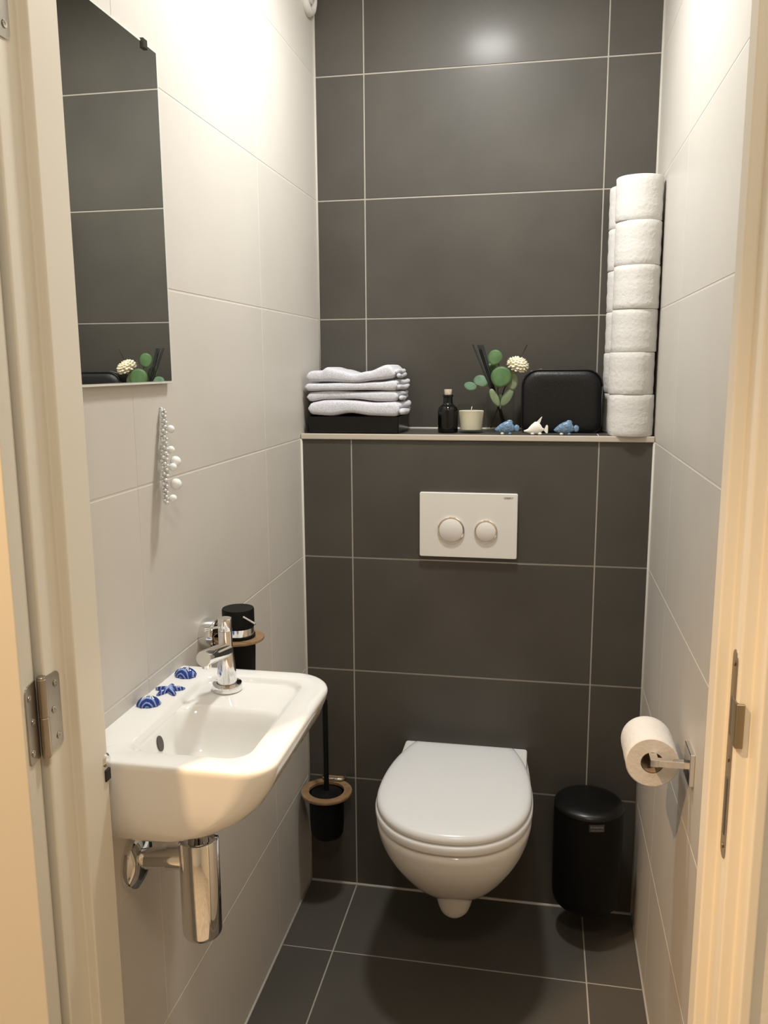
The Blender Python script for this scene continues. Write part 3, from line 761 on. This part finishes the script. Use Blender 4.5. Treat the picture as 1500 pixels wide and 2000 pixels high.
# fish ornaments
def fish_blue(x, label, flip=1):
    t = thing('fish_figurine', (x, .018, ZS), label, 'figurine', 'ceramic fish on the ledge')
    bm = bmesh.new()
    prof = [(-.0295, .0008, .0125, .0015), (-.026, .0045, .0130, .004), (-.017, .0100, .0160, .0075), (-.007, .0132, .0185, .0095), (.003, .0150, .0200, .0095), (.010, .0128, .0195, .0075), (.0150, .0080, .0170, .0045), (.0175, .0055, .0160, .0032)]
    rings = [[Vector((px, dep*math.cos(a), zc+h*math.sin(a))) for a in [2*PI*i/18 for i in range(18)]] for px, h, zc, dep in prof]
    loft(bm, rings); obj('fish_body', bm, M['blue_fish'], t, True)
    bm = bmesh.new(); sphere(bm, (.0060, 0, .0300), .0080, 14, 10, (1.0, .45, .85)); obj('dorsal_fin', bm, M['blue_fish'], t, True)
    bm = bmesh.new(); sphere(bm, (.0232, 0, .0165), .0074, 14, 10, (.95, .45, 1.15)); obj('tail', bm, M['blue_fish'], t, True)
    for fx_, m_ in ((-.011, 'white_fish'), (.007, 'blue_fish')):
        bm = bmesh.new(); sphere(bm, (fx_, -.002, .0036), .0036, 10, 8, (1.35, 1.2, .95)); obj('fin_foot', bm, M[m_], t, True)
fish_blue(.5155, 'blue ceramic fish in front of the glass vase')
fish_blue(.6565, 'blue ceramic fish in front of the black bag')
t = thing('fish_figurine', (.586, .018, ZS), 'white ceramic fish with tall dorsal fin between the two blue fish', 'figurine', 'ceramic fish on the ledge')
bm = bmesh.new()
prof = [(-.0300, .0016, .0095, .0016), (-.026, .0028, .0098, .0025), (-.021, .0045, .0105, .004), (-.013, .0108, .0140, .007), (-.004, .0150, .0175, .0085), (.003, .0150, .0178, .0085), (.010, .0100, .0155, .006), (.0145, .0040, .0135, .003), (.018, .0032, .0135, .0022)]
loft(bm, [[Vector((px, dep*math.cos(a), zc+h*math.sin(a))) for a in [2*PI*i/18 for i in range(18)]] for px, h, zc, dep in prof]); obj('fish_body', bm, M['white_fish'], t, True)
def flatpoly(pts, d, m, name, parent):
    bm = bmesh.new(); a = [bm.verts.new((x, -d, z)) for x, z in pts]; b_ = [bm.verts.new((x, d, z)) for x, z in pts]
    bm.faces.new(a); bm.faces.new(b_)
    for i in range(len(pts)): bm.faces.new((a[i], a[(i+1) % len(pts)], b_[(i+1) % len(pts)], b_[i]))
    bmesh.ops.bevel(bm, geom=list(bm.edges), offset=d*.6, segments=2, affect='EDGES')
    return obj(name, bm, m, parent, True, 60)
flatpoly([(-.015, .020), (.001, .033), (.0125, .0455), (.0135, .0440), (.0085, .034), (.007, .024), (-.002, .020)], .0019, M['white_fish'], 'dorsal_fin', t)
flatpoly([(.0160, .0120), (.0200, .0150), (.0225, .0245), (.0255, .0255), (.0275, .0230), (.0275, .0060), (.0255, .0035), (.0225, .0045), (.0200, .0105)], .002, M['white_fish'], 'tail', t)
for fx_ in (-.009, .008):
    bm = bmesh.new(); sphere(bm, (fx_, -.002, .0036), .0036, 10, 8, (1.5, 1.2, .95)); obj('fin_foot', bm, M['white_fish'], t, True)

# toiletry bag
bg = thing('toiletry_bag', (.645, .128, ZS), 'black leather toiletry bag with zip standing on the ledge', 'bag')
bm = bmesh.new()
def bagring(ins, y): return [Vector((x, y, z)) for x, z in rrect(-.0975+ins, .0975-ins, .0006+ins*.5, .155-ins, [.040, .040, .020, .020], 8)]
loft(bm, [bagring(.030, -.0455), bagring(.014, -.0445), bagring(.005, -.041), bagring(.001, -.034), bagring(0, -.02), bagring(0, .02), bagring(.001, .034), bagring(.006, .042), bagring(.03, .044)])
obj('bag_body', bm, M['leather'], bg, True, 60)
for y in (-.036, .036):
    bm = bmesh.new(); pts = [(x, y, z) for x, z in rrect(-.0972, .0972, .0018, .1550, [.040, .040, .020, .020], 8)]; tube(bm, pts+[pts[0]], .0021, 8); obj('piping', bm, M['leather'], bg, True)
bm = bmesh.new(); tube(bm, [(-.085, -.006, .139), (-.070, -.006, .1512), (-.055, -.006, .1558), (.055, -.006, .1558), (.072, -.006, .1510)], .0018, 8); obj('zip', bm, M['rubber'], bg, True)
bm = bmesh.new(); box(bm, -.079, -.050, -.011, -.004, .1535, .1560, .0008, 1, Matrix.Translation((-.064, 0, .155)) @ Matrix.Rotation(-.20, 4, 'Y') @ Matrix.Translation((.064, 0, -.155))); obj('zip_puller', bm, M['chrome'], bg)

# ------------------------------------------------------------------ toilet brush and holder
BX, BY = .0715, -.083
bh = thing('brush_holder', (BX, BY, .19), 'wall-mounted black toilet brush holder with bamboo ring', 'brush holder')
bm = bmesh.new(); lathe(bm, [(.0005, .0), (.030, .0005), (.038, .004), (.0425, .014), (.0445, .05), (.0455, .119), (.0435, .119), (.040, .016), (.0005, .010)], 36); obj('cup', bm, M['black'], bh, True, 50)
bm = bmesh.new(); lathe(bm, [(.066, .1200), (.0665, .1212), (.0665, .1258), (.0660, .1270), (.0458, .1270), (.0458, .1200)], 44); obj('bamboo_ring', bm, M['bamboo'], bh, True, 40)
bm = bmesh.new(); box(bm, -.020, .032, .050, -BY, .1200, .1268, .001); obj('bracket', bm, M['bamboo'], bh)
bm = bmesh.new(); tube(bm, [(-.024, -BY-.004, .1335), (-.024, .056, .1335), (-.018, .050, .1335), (.026, .050, .1335), (.033, .056, .1335), (.033, -BY-.004, .1335)], .0028, 10); obj('clip_wire', bm, M['chrome'], bh, True, 40)
tb = thing('toilet_brush', (BX, BY, .205), 'black toilet brush standing in the bamboo ringed holder', 'toilet brush')
bm = bmesh.new(); lathe(bm, [(.006, .0), (.0065, .11), (.0068, .357), (.0058, .360), (.0005, .3605)], 20); obj('handle', bm, M['black'], tb, True, 40)
bm = bmesh.new(); lathe(bm, [(.0395, .104), (.0405, .1060), (.030, .1085), (.012, .111), (.008, .113)], 36); obj('brush_cover', bm, M['black'], tb, True, 40)
bm = bmesh.new(); lathe(bm, [(.010, .0), (.028, .008), (.030, .05), (.022, .07), (.006, .075)], 28); obj('bristle_head', bm, M['rubber'], tb, True)

# ------------------------------------------------------------------ waste bin on the wall
bn = thing('waste_bin', (.735, -.093, .086), 'black cylindrical waste bin mounted on the wall beside the toilet', 'bin')
R_ = .083
bm = bmesh.new(); lathe(bm, [(.0005, 0), (.055, .0004), (.070, .004), (.0785, .013), (.0815, .026), (R_-.0005, .040), (R_, .235), (R_-.0004, .2605)], 56); obj('bin_body', bm, M['black'], bn, True, 50)
bm = bmesh.new(); lathe(bm, [(R_-.0006, .2608), (R_+.0004, .2612), (R_+.0004, .2625), (R_-.001, .2665), (R_-.006, .2715), (R_-.016, .2755), (.045, .2785), (.0005, .2795)], 56); obj('bin_lid', bm, M['black_lid'], bn, True, 50)
bm = bmesh.new(); box(bm, -.03, .03, .078, .0925, .12, .25, .002); obj('wall_bracket', bm, M['black'], bn)
lab = bmesh.new()
a0 = -PI/2-.03; a1 = a0+.43
loft(lab, [[Vector(((R_+rr)*math.cos(a), (R_+rr)*math.sin(a), z)) for a in [a0+(a1-a0)*i/12 for i in range(13)]] for rr, z in ((.0004, .2365), (.0012, .2365), (.0012, .2545), (.0004, .2545))], False, False, False)
lb = obj('label_plate', lab, M['label'], bn)
am = (a0+a1)/2
for s, z, sz in (('brabantia', .249, .0082), ('solid company', .241, .0050)):
    text_mesh(s, sz, M['label_text'], 'lettering', lb, Matrix.Translation(((R_+.0016)*math.cos(am), (R_+.0016)*math.sin(am), z)) @ Matrix.Rotation(am+PI/2, 4, 'Z') @ Matrix.Rotation(PI/2, 4, 'X'), .0004)

# ------------------------------------------------------------------ small fittings
av = thing('air_vent', (0, .134, 2.318), 'round white air vent high on the left wall', 'vent')
bm = bmesh.new(); lathe(bm, [(.057, 0), (.058, .004), (.054, .013), (.046, .016), (.040, .012), (.037, .002)], 48, (0, 0, 0), 'X', cap=False); obj('vent_ring', bm, M['vent'], av, True, 60)
bm = bmesh.new(); lathe(bm, [(.030, .008), (.031, .012), (.028, .015), (.0005, .016)], 40, (0, 0, 0), 'X'); obj('vent_disc', bm, M['vent'], av, True, 60)
kb = thing('door_bumper', (.0600, -1.123, .895), 'small chrome and black bumper on the door frame beside the washbasin', 'bumper')
bm = bmesh.new(); lathe(bm, [(.009, -.004), (.009, .0), (.006, .003), (.0005, .0035)], 20, (0, 0, .012), 'X'); obj('bumper_cap', bm, M['chrome'], kb, True, 40)
bm = bmesh.new(); box(bm, -.003, .0025, -.006, .006, -.016, .000, .001); obj('bumper_pad', bm, M['rubber'], kb)
